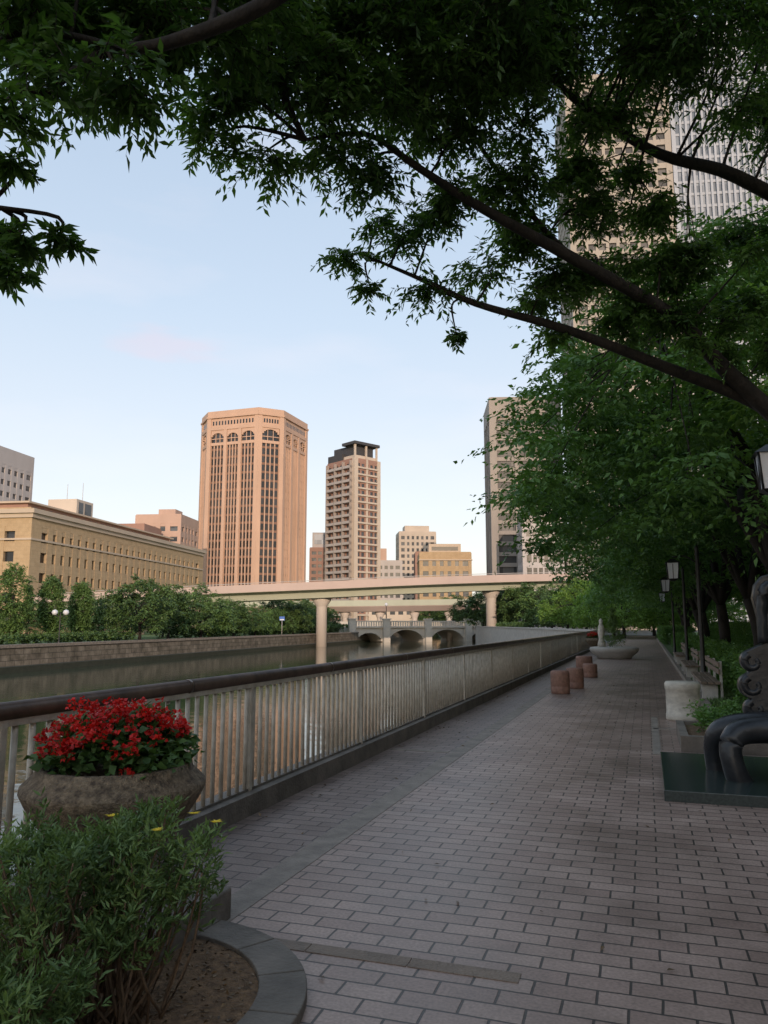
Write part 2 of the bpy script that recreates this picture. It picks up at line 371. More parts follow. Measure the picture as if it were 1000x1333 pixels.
ld=nrmz(np.stack([rng.normal(size=n)*.35,rng.normal(size=n)*.35,np.ones(n)],1)); leafmesh(rng,'grass',pos,ld,rng.random(n),.11,.016,'grassblade',flatten=1)
rng=np.random.default_rng(8); n=260
pos=np.stack([rng.uniform(-3.2,.9,n),rng.uniform(3,30,n),np.full(n,.012)],1); pos[:90,0]=-3.15+.25*rng.random(90)**2
ld=nrmz(rng.normal(size=(n,3))*np.array([1,1,.12])); leafmesh(rng,'fallen_leaves',pos,ld,rng.random(n),.055,.022,'litter',flatten=.2)
# railing
r=MB(); r.box(-3.52,-3.24,-12,57,-.3,.17,'curb')
y=-6.0
while y<56.9:
    r.tube([(-3.35,y,.16),(-3.35,y,1.06)],.0185,'railbar',8 if y<20 else 5,1); y+=.132
r.box(-3.378,-3.322,-12,57,1.045,1.082,'railbar'); r.box(-3.37,-3.33,-12,57,.172,.19,'curb')
y=-5
while y<57:
    r.box(-3.38,-3.32,-0.022+y,y+.022,.16,1.07,'railbar'); y+=2.8
r.tube([(-3.35,-12,1.125),(-3.35,57,1.125)],.052,'handrail',14,1)
y=-3.2
while y<57:
    r.tube([(-3.35,y-.02,1.125),(-3.35,y+.02,1.125)],.056,'handrail',14,1); y+=2.8
r.obj('railing')
w=MB(); pp=smoothpath([(-3.38,57,0),(-6,66,0),(-11,84,0),(-20,114,0),(-30,146,0),(-37,175,0)],5)
w.sweep(pp,[(-.18,-6),(.15,-6),(.15,1.05),(-.18,1.05)],'concrete'); w.sweep(pp,[(-.26,1.05),(.2,1.05),(.2,1.2),(-.26,1.2)],'concrete'); w.obj('river_parapet')

# ------------------------------------------------------------------ foreground: bed, plinth, pot, flowers, shrub
cx,cy=-2.30,2.93
b=MB(); n=9
for i in range(n):
    a0=math.radians(-120+i*(230/n)+.3); a1=math.radians(-120+(i+1)*(230/n)-.3); ri,ro=.70,.91; m_=5
    A_=[a0+(a1-a0)*q/m_ for q in range(m_+1)]
    b.prism([(cx+ro*math.cos(a),cy+ro*math.sin(a)) for a in A_]+[(cx+ri*math.cos(a),cy+ri*math.sin(a)) for a in A_[::-1]],-.02,.05,'curb')
b.obj('planting_bed_curb',bevel=.006)
b=MB(); b.prism([(cx+.7*math.cos(a*math.pi/18),cy+.7*math.sin(a*math.pi/18)) for a in range(36)],-.02,.03,'soil'); b.obj('soil')
rng=np.random.default_rng(3)
a=rng.random(900)*6.283; rr=.68*np.sqrt(rng.random(900))
pos=np.stack([cx+rr*np.cos(a),cy+rr*np.sin(a),np.full(900,.034)],1); ld=nrmz(rng.normal(size=(900,3))*np.array([1,1,.25]))
leafmesh(rng,'leaf_litter',pos,ld,rng.random(900),.03,.014,'litter')
def pot(name,x,y):
    e=empty(name,(x,y,0)); b=MB()
    b.lathe(0,0,[(.20,.165),(.23,.19),(.20,.24),(.17,.30),(.20,.36),(.29,.44),(.385,.56),(.455,.67),(.482,.725),(.478,.755),(.41,.82),(.405,.85),(.37,.85),(.36,.80)],'aggregate',56)
    b.obj('bowl',e)
    rng=np.random.default_rng(11)
    n=60; a=rng.random(n)*6.283; q=np.sqrt(rng.random(n)); C=np.stack([.35*q*np.cos(a),.35*q*np.sin(a),.84+.22*np.sqrt(1-(q*.95)**2)*(.4+.6*rng.random(n))],1)
    pos,ld,rnd,tw=leafcloud(rng,C,np.full(n,.11),14,5,flat=.8,droop=.2,bias=(0,0,.25),down=.0)
    leafmesh(rng,'leaves',pos,ld,rnd,.06,.045,'leafflower',e)
    n=150; a=rng.random(n)*6.283; q=np.sqrt(rng.random(n)); h=.87+.25*np.sqrt(1-(q*.93)**2)*(1+.12*np.sin(4*a+1))+.035*rng.normal(size=n)
    C=np.stack([.39*q*np.cos(a),.39*q*np.sin(a),h],1)
    pos,ld,rnd,tw=leafcloud(rng,C,np.full(n,.026),7,3,flat=1,droop=.1,bias=(0,0,.2),down=-.1,spread=.6)
    leafmesh(rng,'red_flowers',pos,ld,rnd,.026,.024,'petal',e,flatten=1.2)
    return e
pot('flower_pot',-2.78,3.65)
b=MB(); b.box(-3.22,-2.24,3.22,4.0,-.01,.165,'curb'); b.obj('pot_plinth',bevel=.015)
def shrub():
    e=empty('flowering_shrub',(0,0,0)); rng=np.random.default_rng(5); rd=random.Random(5)
    wd=MB(); C=[]
    groups=[((-2.05,2.80),(-1.95,2.82),.60,.25,50),((-2.25,2.65),(-2.24,2.55),.58,.33,52),((-2.2,2.5),(-2.02,2.2),.24,.28,44),((-2.4,2.9),(-2.45,2.9),.52,.25,24)]
    for (bx,by),(tx,ty),tz,rad,k in groups:
        for i in range(k):
            a=rd.uniform(0,6.283); q=math.sqrt(rd.random())
            top=Vector((tx+rad*q*math.cos(a),ty+rad*q*math.sin(a),tz+.16*math.sqrt(1-q*q)+rd.uniform(-.05,.09)-rd.random()**2*.30))
            b0=Vector((bx+rd.uniform(-.12,.12),by+rd.uniform(-.12,.12),.02))
            wd.tube([b0,b0.lerp(top,.5)+Vector((rd.uniform(-.05,.05),rd.uniform(-.05,.05),-.03)),top],[.007,.006,.003],'stem',5,3)
            C.append(tuple(top))
            if i%4==0: C.append(tuple(b0.lerp(top,.75)+Vector((rd.uniform(-.05,.05),rd.uniform(-.05,.05),0))))
    wd.obj('stems',e,recalc=False)
    C=np.array(C); R=.07*np.ones(len(C))
    pos,ld,rnd,tw=leafcloud(rng,C,R,9,11,flat=1,droop=0,bias=(0,0,.75),down=-.45,spread=.4,start=-.3)
    leafmesh(rng,'leaves',pos,ld,rnd,.042,.0105,'leafshrub',e,flatten=1)
    Y=np.array([(-1.86,2.98,.80),(-1.72,2.92,.79),(-2.22,2.9,.78),(-1.85,2.7,.80)])
    n=13*len(Y); c=np.repeat(Y,13,0); a=np.tile(np.arange(13)*6.283/13,len(Y))
    ld=nrmz(np.stack([np.cos(a),np.sin(a),np.full(n,.35)],1)); leafmesh(rng,'yellow_flowers',c,ld,np.random.rand(n),.03,.012,'petaly',e,flatten=.1)
shrub()

# ------------------------------------------------------------------ sculpture
e=empty('bronze_sculpture',(0,0,0))
b=MB(); b.box(.08,2.5,7.75,10.0,-.02,.10,'darkgranite'); b.obj('granite_base',e,bevel=.008)
b=MB()
T=lambda pts,r,n=14:b.tube(pts,r,'bronze',n,6)
T([(.80,8.45,.06),(.745,8.42,.20),(.72,8.44,.40),(.80,8.5,.53),(1.0,8.55,.57),(1.3,8.6,.57),(1.6,8.6,.56)],[.12,.105,.105,.12,.13,.14,.14])
T([(.62,8.98,.06),(.60,8.96,.20),(.60,8.93,.38),(.68,8.9,.50),(.9,8.85,.57),(1.3,8.85,.58),(1.7,8.85,.57)],[.10,.09,.095,.12,.13,.14,.14])
T([(1.22,8.4,.06),(1.20,8.38,.25),(1.23,8.42,.45),(1.4,8.5,.56)],[.12,.11,.11,.12])
T([(1.6,9.1,.06),(1.6,9.1,.4),(1.5,8.9,.56)],[.11,.11,.12])
b.obj('seat_and_legs',e,recalc=False)
out=[]
for cz,cxx,rr_ in ((.70,1.05,.12),(.95,1.03,.135),(1.21,1.05,.12)):
    for q in range(9):
        a=math.radians(250-q*17.5); out.append((cxx+rr_*math.cos(a),cz+rr_*math.sin(a)))
out+=[(1.17,1.40),(1.15,1.55),(1.12,1.72),(1.09,1.88),(1.12,2.02),(1.19,2.11),(1.30,2.14),(1.41,2.08),(1.48,1.92),(1.50,1.6),(1.48,1.2),(1.52,.8),(1.54,.48),(1.10,.48)]
b=MB(); b.slab(out,9.12,9.30,'bronze'); b.obj('back_plate',e,bevel=.07)
b=MB()
def curl(cx_,z_,r0,turn,ph):
    pts=[]
    for q in range(15):
        a=ph+turn*q/14*2*math.pi; rr_=r0*(1-.5*q/14); pts.append((cx_+rr_*math.cos(a),9.14,z_+rr_*math.sin(a)))
    b.tube(pts,[.045*(1-.3*q/14) for q in range(15)],'bronze',10,3)
curl(1.05,.71,.085,.8,2.0); curl(1.04,.95,.095,.8,2.0); curl(1.05,1.2,.085,.8,2.0); curl(1.30,1.45,.11,.8,.6); curl(1.32,1.0,.12,.8,1.0)
b.tube([(1.16,9.13,1.4),(1.17,9.12,1.75),(1.22,9.12,1.98),(1.33,9.12,1.98),(1.38,9.13,1.8)],[.05,.06,.065,.06,.04],'bronze',10,4)
b.obj('relief_curls',e,recalc=False)

# ------------------------------------------------------------------ street furniture
def bollard(x,y,r,h):
    b=MB(); b.lathe(x,y,[(r*.94,0),(r*.98,.03),(r,.08),(r,h*.3),(r*.97,h*.32),(r,h*.34),(r,h-.08),(r*.97,h-.03),(r*.88,h),(r*.1,h+.01)],'terracotta',32)
    b.obj('stone_bollard')
bollard(-1.98,18.7,.22,.52); bollard(-1.78,20.3,.22,.50); bollard(-2.0,26.4,.27,.56); bollard(-1.7,24.6,.22,.4)
b=MB(); b.lathe(.52,14.2,[(.27,0),(.285,.03),(.285,.1),(.272,.12),(.272,.50),(.285,.52),(.285,.60),(.265,.635),(.05,.64)],'whitestone',40); b.obj('stone_stool')
for yy in (17,23.5,31):
    b=MB()
    for q in range(3): b.box(.98+.13*q,1.09+.13*q,yy,yy+3.6,.40,.45,'benchwood')
    for q in (.2,1.8,3.4): b.box(1.0,1.30,yy+q-.06,yy+q+.06,.0,.398,'concrete'); b.box(1.35,1.40,yy+q-.03,yy+q+.03,.0,.85,'concrete')
    b.box(1.31,1.345,yy,yy+3.6,.60,.70,'benchwood'); b.box(1.31,1.345,yy,yy+3.6,.74,.84,'benchwood')
    b.obj('park_bench',bevel=.006)
b=MB(); b.box(.34,.44,10.7,12.4,0,.20,'curb'); b.box(.44,1.9,10.7,10.80,0,.20,'curb'); b.box(.44,1.9,12.3,12.4,0,.20,'curb'); b.box(.44,1.9,10.80,12.3,0,.15,'soil'); b.obj('stone_planter')
hp=np.random.default_rng(77)
C=np.stack([hp.uniform(.6,1.8,60),hp.uniform(10.95,12.2,60),hp.uniform(.18,.42,60)],1); pos,ld,rnd,tw=leafcloud(hp,C,np.full(60,.16),10,6,flat=1,bias=(0,0,.5),down=0); leafmesh(hp,'planter_shrub',pos,ld,rnd,.06,.03,'leafmid')
e=empty('round_planter',(-1.5,38,0)); b=MB(); b.lathe(0,0,[(.75,0),(.82,.12),(1.05,.30),(1.12,.42),(1.08,.52),(.9,.55),(.62,.54)],'concrete',48,.8); b.obj('seat',e)
rng=np.random.default_rng(21); n=40; zz=rng.random(n); a=rng.random(n)*6.283; rr=.5*(1-zz)*np.sqrt(rng.random(n))
pos,ld,rnd,tw=leafcloud(rng,np.stack([rr*np.cos(a),rr*np.sin(a),.6+1.7*zz],1),.22*(1.15-zz*.6),16,6,flat=1,bias=(0,0,.4)); leafmesh(rng,'conical_shrub',pos,ld,rnd,.09,.03,'leafshrub',e)
b=MB(); b.lathe(-.55,0,[(.2,.5),(.18,.7),(.12,.9),(.16,1.2),(.13,1.5),(.07,1.62),(.10,1.75),(.02,1.86)],'whitestone',16); b.obj('finial',e)
pot('flower_pot',-2.75,44)
def lamp(x,y,arm,h=3.35):
    e=empty('street_lamp',(x,y,0)); b=MB()
    b.lathe(0,0,[(.11,0),(.11,.12),(.07,.2),(.055,.9),(.05,h+.2),(.06,h+.25),(.01,h+.36)],'lampblack',16)
    b.tube([(0,0,h-.15),(arm*.5,0,h+.05),(arm,0,h+.02)],.022,'lampblack',8)
    b.obj('post',e)
    b=MB(); b.frame(arm,0,0)
    z=h-.55
    def pyr(r0,r1,z0,z1,k): b.hexa([(sx*r,sy*r,zz) for r,zz in ((r0,z0),(r1,z1)) for sx,sy in ((-1,-1),(1,-1),(1,1),(-1,1))],k)
    pyr(.12,.15,z,z+.42,'lampglass'); pyr(.20,.05,z+.42,z+.53,'lampblack'); pyr(.05,.14,z-.06,z,'lampblack')
    for sx in (-1,1):
        for sy in (-1,1): b.tube([(sx*.125,sy*.125,z),(sx*.155,sy*.155,z+.42)],.015,'lampblack',6,1)
    for s_ in (-1,1): b.box(-.008,.008,s_*.14-.008,s_*.14+.008,z,z+.42,'lampblack'); b.box(s_*.14-.008,s_*.14+.008,-.008,.008,z,z+.42,'lampblack')
    b.obj('lantern',e); return e
lamp(1.35,22,-.62); lamp(1.35,30.5,-.62); lamp(2.26,9.7,-.80,3.68); lamp(1.35,44,-.5)

# ------------------------------------------------------------------ buildings
def poly_building(pts,z0,z1,cw=3.0,fh=3.5,pf=.35,sf=.4,depth=.35,wallk='cream',glassk='glass',base=0,top=2.0,corner=.8,parapet=.9,sp_rec=.08):
    b=MB(); b.prism(pts,z0,z1-.3,glassk)
    n=len(pts); ctr=(sum(p[0] for p in pts)/n,sum(p[1] for p in pts)/n)
    for i in range(n):
        p,q=pts[i],pts[(i+1)%n]; L=math.hypot(q[0]-p[0],q[1]-p[1]); ang=math.atan2(q[1]-p[1],q[0]-p[0])
        b.frame(p[0],p[1],ang)
        k=max(1,int(round((L-2*corner)/cw)))
        w=(L-2*corner)/k; zb=z0+base; zt=z1-top; nf=max(1,int(round((zt-zb)/fh))); h=(zt-zb)/nf
        b.box(-depth,corner,-depth,.01,z0,z1-.05,wallk); b.box(L-corner,L+.001,-depth+.004,.01,z0,z1-.05,wallk)
        for j in range(1,k):
            x=corner+j*w; b.box(x-w*pf/2,x+w*pf/2,-depth+.012,.01,zb,zt,wallk)
        for j in range(nf+1):
            z=zb+j*h; b.box(corner-.01,L-corner+.01,-depth+sp_rec,.008,max(z-h*sf*.5,z0+.01),min(z+h*sf*.5,z1-.1),wallk)
        b.box(corner-.01,L-corner+.01,-depth+.02,.012,zt,z1-.07,wallk)
    b.frame(0,0,0)
    b.prism([(ctr[0]+(x-ctr[0])*1.02,ctr[1]+(y-ctr[1])*1.02) for x,y in pts],z1-.28,z1+parapet*.3,wallk)
    return b
def rect(px,py,ang,L,D):
    a=math.radians(ang); c,s=math.cos(a),math.sin(a)
    return [(px,py),(px+L*c,py+L*s),(px+L*c-D*s,py+L*s+D*c),(px-D*s,py+D*c)]
R_=math.radians
b=poly_building(rect(-121.6,127.8,100.1,93,40),-.45,25.6,cw=3.3,fh=4.6,pf=.60,sf=.50,depth=.7,wallk='tanstone',glassk='glassdk',top=3.6,corner=3.0,base=1.0)
b.frame(-121.6,127.8,R_(100.1))
b.box(-1.6,94,-1.6,41,24.6,25.5,'cornice'); b.box(-1.1,93.5,-1.1,40.5,23.7,24.58,'cornice'); b.box(-.95,93.2,-.95,40.3,19.0,19.4,'cornice')
b.box(9,84,7,33,25.5,28.4,'redbrown'); b.box(8,85,6,34,28.4,28.8,'cornice')
for i in range(24): b.box(11+i*3,12.6+i*3,6.9,7.1,26.2,27.8,'glassdk')
b.box(34,42,10,18,28.8,33.5,'cream'); b.box(35,37,9.9,10,29.5,32.8,'glassdk'); b.box(38,41,9.9,10,29.5,32.8,'glassdk')
for (x,y,h) in ((36,14,9),(40,12,10),(8,20,11),(10.5,20,8)): b.tube([(x,y,26),(x,y,28.8+h)],[.12,.06],'greywhite',6,1)
b.obj('stone_bank_building')
b=poly_building(rect(-178,150,100,45,30),-.45,54.7,cw=3.2,fh=3.6,pf=.45,sf=.55,wallk='greywhite',top=5); b.obj('grey_office_building')
b=poly_building(rect(-149.2,224,103.7,17.8,15.5),-.45,38.6,cw=3.2,fh=3.6,pf=.5,sf=.55,wallk='pink2',top=3); b.frame(-149.2,224,R_(103.7)); b.box(3,10,3,9,38.6,41,'pink2'); b.obj('pink_office_building')
b=poly_building(rect(-150,205,104,14,9),-.45,33,cw=3.2,fh=3.6,pf=.5,sf=.55,wallk='redbrown',top=3); b.obj('brown_office_building')
def tower():
    cx,cy,a,c=-155.5,287,18.3,7.0
    pts=[(-a+c,-a),(a-c,-a),(a,-a+c),(a,a-c),(a-c,a),(-a+c,a),(-a,a-c),(-a,-a+c)]
    pts=[(cx+x,cy+y) for x,y in pts]
    b=MB(); H=88.0; b.prism(pts,-.45,H-1,'glassdk'); n=8
    for i in range(n):
        p,q=pts[i],pts[(i+1)%n]; L=math.hypot(q[0]-p[0],q[1]-p[1]); b.frame(p[0],p[1],math.atan2(q[1]-p[1],q[0]-p[0]))
        nb=3 if i%2==0 else 1
        cor=1.3; bw=(L-2*cor)/nb; d=1.0
        b.box(-.45,cor,-d,.01,0,H-3,'pink'); b.box(L-cor,L+.45,-d+.004,.01,0,H-3,'pink')
        for j in range(nb):
            x0=cor+j*bw
            if j: b.box(x0-.7,x0+.7,-d+.05,.01,0,H-8,'pink')
            xi=x0+(.7 if j else 0); xe=x0+bw-(.7 if j<nb-1 else 0); m=4
            w=(xe-xi)/m
            for q2 in range(m+1):
                xx=xi+q2*w; b.box(xx-.2,xx+.2,-.55,.01,3,74.5,'pink')
            for f in range(21):
                z=3.6+f*3.4; b.box(xi,xe,-.10,.008,z,z+.9,'pinkdk')
            xm=(xi+xe)/2; rw=(xe-xi)/2-.1; zc=76.2
            b.box(xi,xe,-.7,.01,73.6,74.8,'pink')
            for s in range(10):
                xa=-rw+2*rw*s/10; xb2=-rw+2*rw*(s+1)/10
                za=zc+math.sqrt(max(0,rw*rw-((xa+xb2)/2)**2))*.9
                b.box(xm+xa,xm+xb2,-.7,.01,za,H-7.9,'pink')
            for q2 in (-.33,.33): b.box(xm+q2*rw-.12,xm+q2*rw+.12,-.35,.01,74.8,H-7.9,'pink')
            b.box(xm-rw,xm+rw,-.33,.01,76.3,76.6,'pink')
        b.box(cor-.01,L-cor+.01,-1.0,.01,H-8,H-6.6,'pink')
        b.box(cor-.01,L-cor+.01,-.6,.01,H-6.7,H-3,'pink')
        ns=int(L/1.6)
        for s in range(ns):
            xs=cor+.3+s*(L-2*cor-.6)/ns; b.box(xs+.3,xs+.95,-.63,-.55,H-5.9,H-4.2,'glassdk')
        b.box(-.7,L+.7,-1.3,.02,H-3.0,H-2.2,'pink'); b.box(-.4,L+.4,-.9,.02,H-2.2,H,'pink')
        b.box(-.7,L+.7,-1.25,.02,-.4,3,'pink')
    b.frame(0,0,0); b.prism([(cx+(x-cx)*.97,cy+(y-cy)*.97) for x,y in pts],H-1.2,H-.5,'greybeige')
    b.obj('pink_granite_tower')
tower()
ang=61; px,py=-125,327; zr=78
b=poly_building(rect(px,py,ang,15,20),-.45,zr,cw=2.5,fh=3.2,pf=.35,sf=.40,wallk='redbrown',glassk='glass',top=1.5)
b.frame(px,py,R_(ang)); b.box(-.6,1.6,-.6,1.2,-.4,zr+.3,'cream'); b.box(13.6,15.6,-.6,1.2,-.4,zr+.3,'cream'); b.box(6.6,7.8,-.58,0,-.4,zr,'cream')
for f in range(23):
    z=2+f*3.25; b.box(-1.9,-.36,1.2,19.0,z,z+1.2,'greywhite'); b.box(1.6,13.6,-.9,-.36,z,z+.8,'cream')
for yy in (1.4,7,13,19.1): b.box(-1.95,-.36,yy-.2,yy+.2,-.4,zr-1,'greybeige')
b.box(1,14,1,19,zr+.3,zr+2,'cream'); b.box(2,13,2,18,zr+2,zr+7,'darkroof'); b.box(-.5,15.2,-.5,9,zr+7,zr+8.3,'darkroof')
for x in (.2,7,13.6): b.box(x,x+.8,.2,1,zr,zr+7,'cream')
b.box(4,11,4,10,zr+8.3,zr+9.6,'darkroof'); b.box(-.1,8,9.3,20,zr+.3,zr+3.5,'darkroof')
b.obj('apartment_tower')
b=poly_building(rect(-160.5,357,22,10,12),-.45,40,cw=2.5,fh=3.3,pf=.3,sf=.5,wallk='redbrown',top=1); b.frame(-160.5,357,R_(22)); b.box(1,9,1,9,40,48,'greywhite'); b.box(2,8,.9,1,42,47,'glassbl'); b.obj('red_office_building')
b=poly_building(rect(-120.5,381.4,24,19,15),-.45,49.5,cw=2.4,fh=3.2,pf=.5,sf=.45,wallk='cream',top=1.5); b.frame(-120.5,381.4,R_(24)); b.box(3,16,2,12,49.7,53,'cream'); b.obj('cream_apartment_building')
b=poly_building(rect(-119,340,20,12,10),-.45,31,cw=2.6,fh=3.3,pf=.4,sf=.5,wallk='greywhite',top=1.5); b.frame(-119,340,R_(20)); b.box(2,5,2,5,31,37,'pink2'); b.obj('small_office_building')
b=poly_building(rect(-101,345,20,9,10),-.45,35,cw=2.6,fh=3.3,pf=.4,sf=.5,wallk='redbrown',top=1.5); b.obj('small_office_building')
b=poly_building(rect(-71.7,250.3,19,17,14),-.45,25.6,cw=2.6,fh=3.4,pf=.5,sf=.5,wallk='tanstone',top=2); b.frame(-71.7,250.3,R_(19)); b.box(3,14,2,10,25.6,28.8,'cornice'); b.box(4,13,1.9,2,26.5,27.8,'glassdk'); b.box(-.6,17.6,-.7,14,22.9,23.3,'cornice'); b.obj('stone_office_building')
b=poly_building(rect(-92,256,17,19,12),-.45,9,cw=3,fh=3.5,pf=.4,sf=.5,wallk='cream',top=1); b.obj('low_building')
b=poly_building(rect(-45.9,247.8,16,22,20),-.45,76.6,cw=6.4,fh=3.5,pf=.22,sf=.36,depth=.9,wallk='browngrey',glassk='glassrg',top=7,corner=1.4,sp_rec=.45); b.obj('brown_office_tower')
b=poly_building(rect(-32.5,221,15,11,12),-.1,34.5,cw=1.6,fh=3.5,pf=.3,sf=.45,wallk='greywhite',glassk='glassdk',top=1.5); b.obj('white_office_building')
b=poly_building(rect(-20.5,224.5,15,14,12),-.1,28.5,cw=3,fh=3.5,pf=.3,sf=.45,wallk='browngrey',top=2); b.obj('grey_office_building')
b=poly_building(rect(-16.2,226.7,12,30,28),-.1,172,cw=3.2,fh=3.9,pf=.30,sf=.45,depth=.6,wallk='festbeige',glassk='glassrg',top=5,corner=1.2); b.obj('beige_skyscraper')
b=poly_building(rect(14.5,233,12,32,28),-.1,188,cw=1.6,fh=3.9,pf=.40,sf=.22,depth=.6,wallk='bluewhite',glassk='glassbl',top=3,corner=.6,sp_rec=.4); b.obj('glass_skyscraper')
for (x,y,L,D,H,wk) in ((24,-85,22,60,24,'greywhite'),(25,-22,24,45,25,'cream'),(24,26,22,42,24,'browngrey'),(25,71,24,40,25,'greybeige')):  # out-of-view blocks, added to keep the low sun off the path
    b=poly_building([(x,y),(x+L,y),(x+L,y+D),(x,y+D)],-.1,H,cw=3.5,fh=3.7,pf=.35,sf=.45,wallk=wk,top=2); b.obj('unseen_shade_building')

# ------------------------------------------------------------------ elevated road
dp=smoothpath([(-150,137,4.5),(-110,131,6.6),(-80,130,7.5),(-57.5,132,8.2),(-42,139,9.1),(-28,150,10.0),(-15,166,11.0),(-3,190,12.2),(3,215,13)],6)
e=empty('elevated_road')
b=MB(); b.sweep(dp,[(-4.2,0),(-4.2,-.5),(-2.6,-.7),(-2.4,-1.9),(2.4,-1.9),(2.6,-.7),(4.2,-.5),(4.2,0)],'deckgreen'); b.obj('deck',e)
b=MB()
for o in (-4.3,4.05): b.sweep(dp,[(o,-.45),(o+.25,-.45),(o+.25,.95),(o,.95)],'deckpink'); b.sweep(dp,[(o+.07,1.15),(o+.17,1.15),(o+.17,1.25),(o+.07,1.25)],'greywhite')
b.obj('parapets',e)
def pier(x,y,z1,z0=-4,r=1.0):
    b=MB(); b.lathe(x,y,[(r,z0),(r,z1-1.6),(r*1.1,z1-1.4),(r*1.7,z1-.5),(r*1.8,z1)],'pier',24); b.obj('pier',e)
pier(-57.0,132.3,6.35); pier(-28.6,149.7,8.1)
pier(-95,130,5,-.6); pier(-8,179,9.5,-.2)
lp=smoothpath([(-125,160,6),(-100,167,6),(-73,176,6.2),(-45,186,6.6),(-20,197,7.4),(0,208,8)],5)
e=empty('elevated_ramp'); b=MB(); b.sweep(lp,[(-3.6,0),(-3.6,-.5),(-2,-1.7),(2,-1.7),(3.6,-.5),(3.6,0)],'deckpink')
for o in (-3.7,3.5): b.sweep(lp,[(o,-.4),(o+.2,-.4),(o+.2,1.0),(o,1.0)],'deckgreen')
b.obj('deck',e)
for x,y in ((-70,177),(-62,180),(-54,183),(-46,186),(-36,190)): pier(x,y,4.6,-4,.7)
e=empty('stone_arch_bridge'); b=MB(); b.frame(-62.5,163,R_(44.5)); L=40
def arch(s):
    for c,hw,ht in ((4,3.2,2.2),(13.5,4.6,2.9),(24.5,4.6,2.9),(34,3.2,2.2)):
        if abs(s-c)<hw: return -2.6+ht*math.sqrt(1-((s-c)/hw)**2)
    return -4
for i in range(120):
    s0=L*i/120; s1=L*(i+1)/120; b.box(s0,s1,0,11,arch((s0+s1)/2),.95,'bridgestone')
b.box(-1,L+1,-.35,.0,.75,1.1,'bridgestone'); b.box(-1,L+1,-.3,0,2.1,2.35,'bridgestone'); b.box(-1,L+1,11,11.3,.7,2.2,'bridgestone')
s=0
while s<L: b.box(s,s+.28,-.2,-.05,1.1,2.1,'bridgestone'); s+=.62
for s in (-.5,8.1,19,30,39): b.box(s-.8,s+.8,-.9,.02,-4,2.6,'bridgestone'); b.box(s-1,s+1,-1.05,.1,2.6,2.85,'bridgestone')
b.obj('arches_and_parapet',e)
b=MB(); b.frame(-62.5,163,R_(44.5))
for s in (8.1,30): b.tube([(s,-.4,2.85),(s,-.4,5.6)],[.12,.08],'lampblack',8,1); b.lathe(s,-.4,[(.05,5.6),(.3,5.8),(.36,6.05),(.28,6.3),(.05,6.4)],'lampglass',12)
b.obj('lamps',e)
e=empty('globe_lamp',(-54.6,62,-.42)); b=MB(); b.lathe(0,0,[(.14,0),(.12,.3),(.06,.4),(.05,3.0),(.03,3.2)],'lampblack',12); b.tube([(-.5,-.2,2.9),(0,0,2.7),(.5,.2,2.9)],.04,'lampblack',6)
for x,y in ((-.5,-.2),(.5,.2)): b.lathe(x,y,[(.05,2.88),(.22,2.97),(.30,3.15),(.22,3.34),(.04,3.43)],'lampglass',16)
b.obj('globes_and_post',e)
b=MB(); b.frame(-60.2,122.4,R_(20)); b.tube([(0,0,-.45),(0,0,2.3)],.05,'greywhite',8,1); b.box(-.45,.45,-.06,.0,2.2,2.9,'bluesign'); b.box(-.36,.36,-.08,-.062,2.25,2.45,'white'); b.obj('blue_sign')

# ------------------------------------------------------------------ trees
t1=make_tree('zelkova_tree',(3.1,19.5,0),10.8,5.7,3.2,1,'leafmid',260,26,10,.17,.085,.24,2.6,9,.95,-.7,.28)
t2=make_tree('zelkova_tree',(3.4,28,0),10.0,5.6,3.0,2,'leafmid',220,24,10,.19,.095,.22,2.4,9,1.0,-.5,.28)
t3=make_tree('zelkova_tree',(8.0,16.5,0),13,6.3,3.0,3,'leaflight',230,26,9,.19,.09,.25,2.8,8,1.1,0,.3)
for i,(s,x,y,r,sc) in enumerate([(t1,3.2,37,.6,.97),(t2,3.0,46,2,1.0),(t1,3.3,55,-.7,.95),(t2,3.0,65,1.1,1.0),(t1,3.2,76,.3,.9),(t2,9.5,25,3.4,1.0),(t1,9.5,36,2.7,1),(t3,9,47,1,.9),(t2,9,62,.4,1),(t1,4,88,2,.8)]):
    copy_tree(s,'zelkova_tree',(x,y,0),r,sc)
f1=make_tree('broadleaf_tree',(-57,78,-.45),8.0,4.6,1.2,11,'leaffar',150,15,7,.28,.17,.18,1.9,6,.75,0,.5)
f2=make_tree('broadleaf_tree',(-59.5,87.5,-.45),7.2,4.7,1.0,12,'leaffar',150,15,7,.28,.17,.18,1.7,6,.75,0,.5)
f3=make_tree('broadleaf_tree',(-2.5,92,0),8.0,5.0,1.2,13,'leaflight',160,15,7,.28,.16,.2,1.6,6,.9,0,.5)
f4=make_tree('broadleaf_tree',(-60.5,97,-.45),7.6,4.4,1.0,14,'leaftop',150,15,7,.28,.17,.18,1.7,6,.75,0,.5)
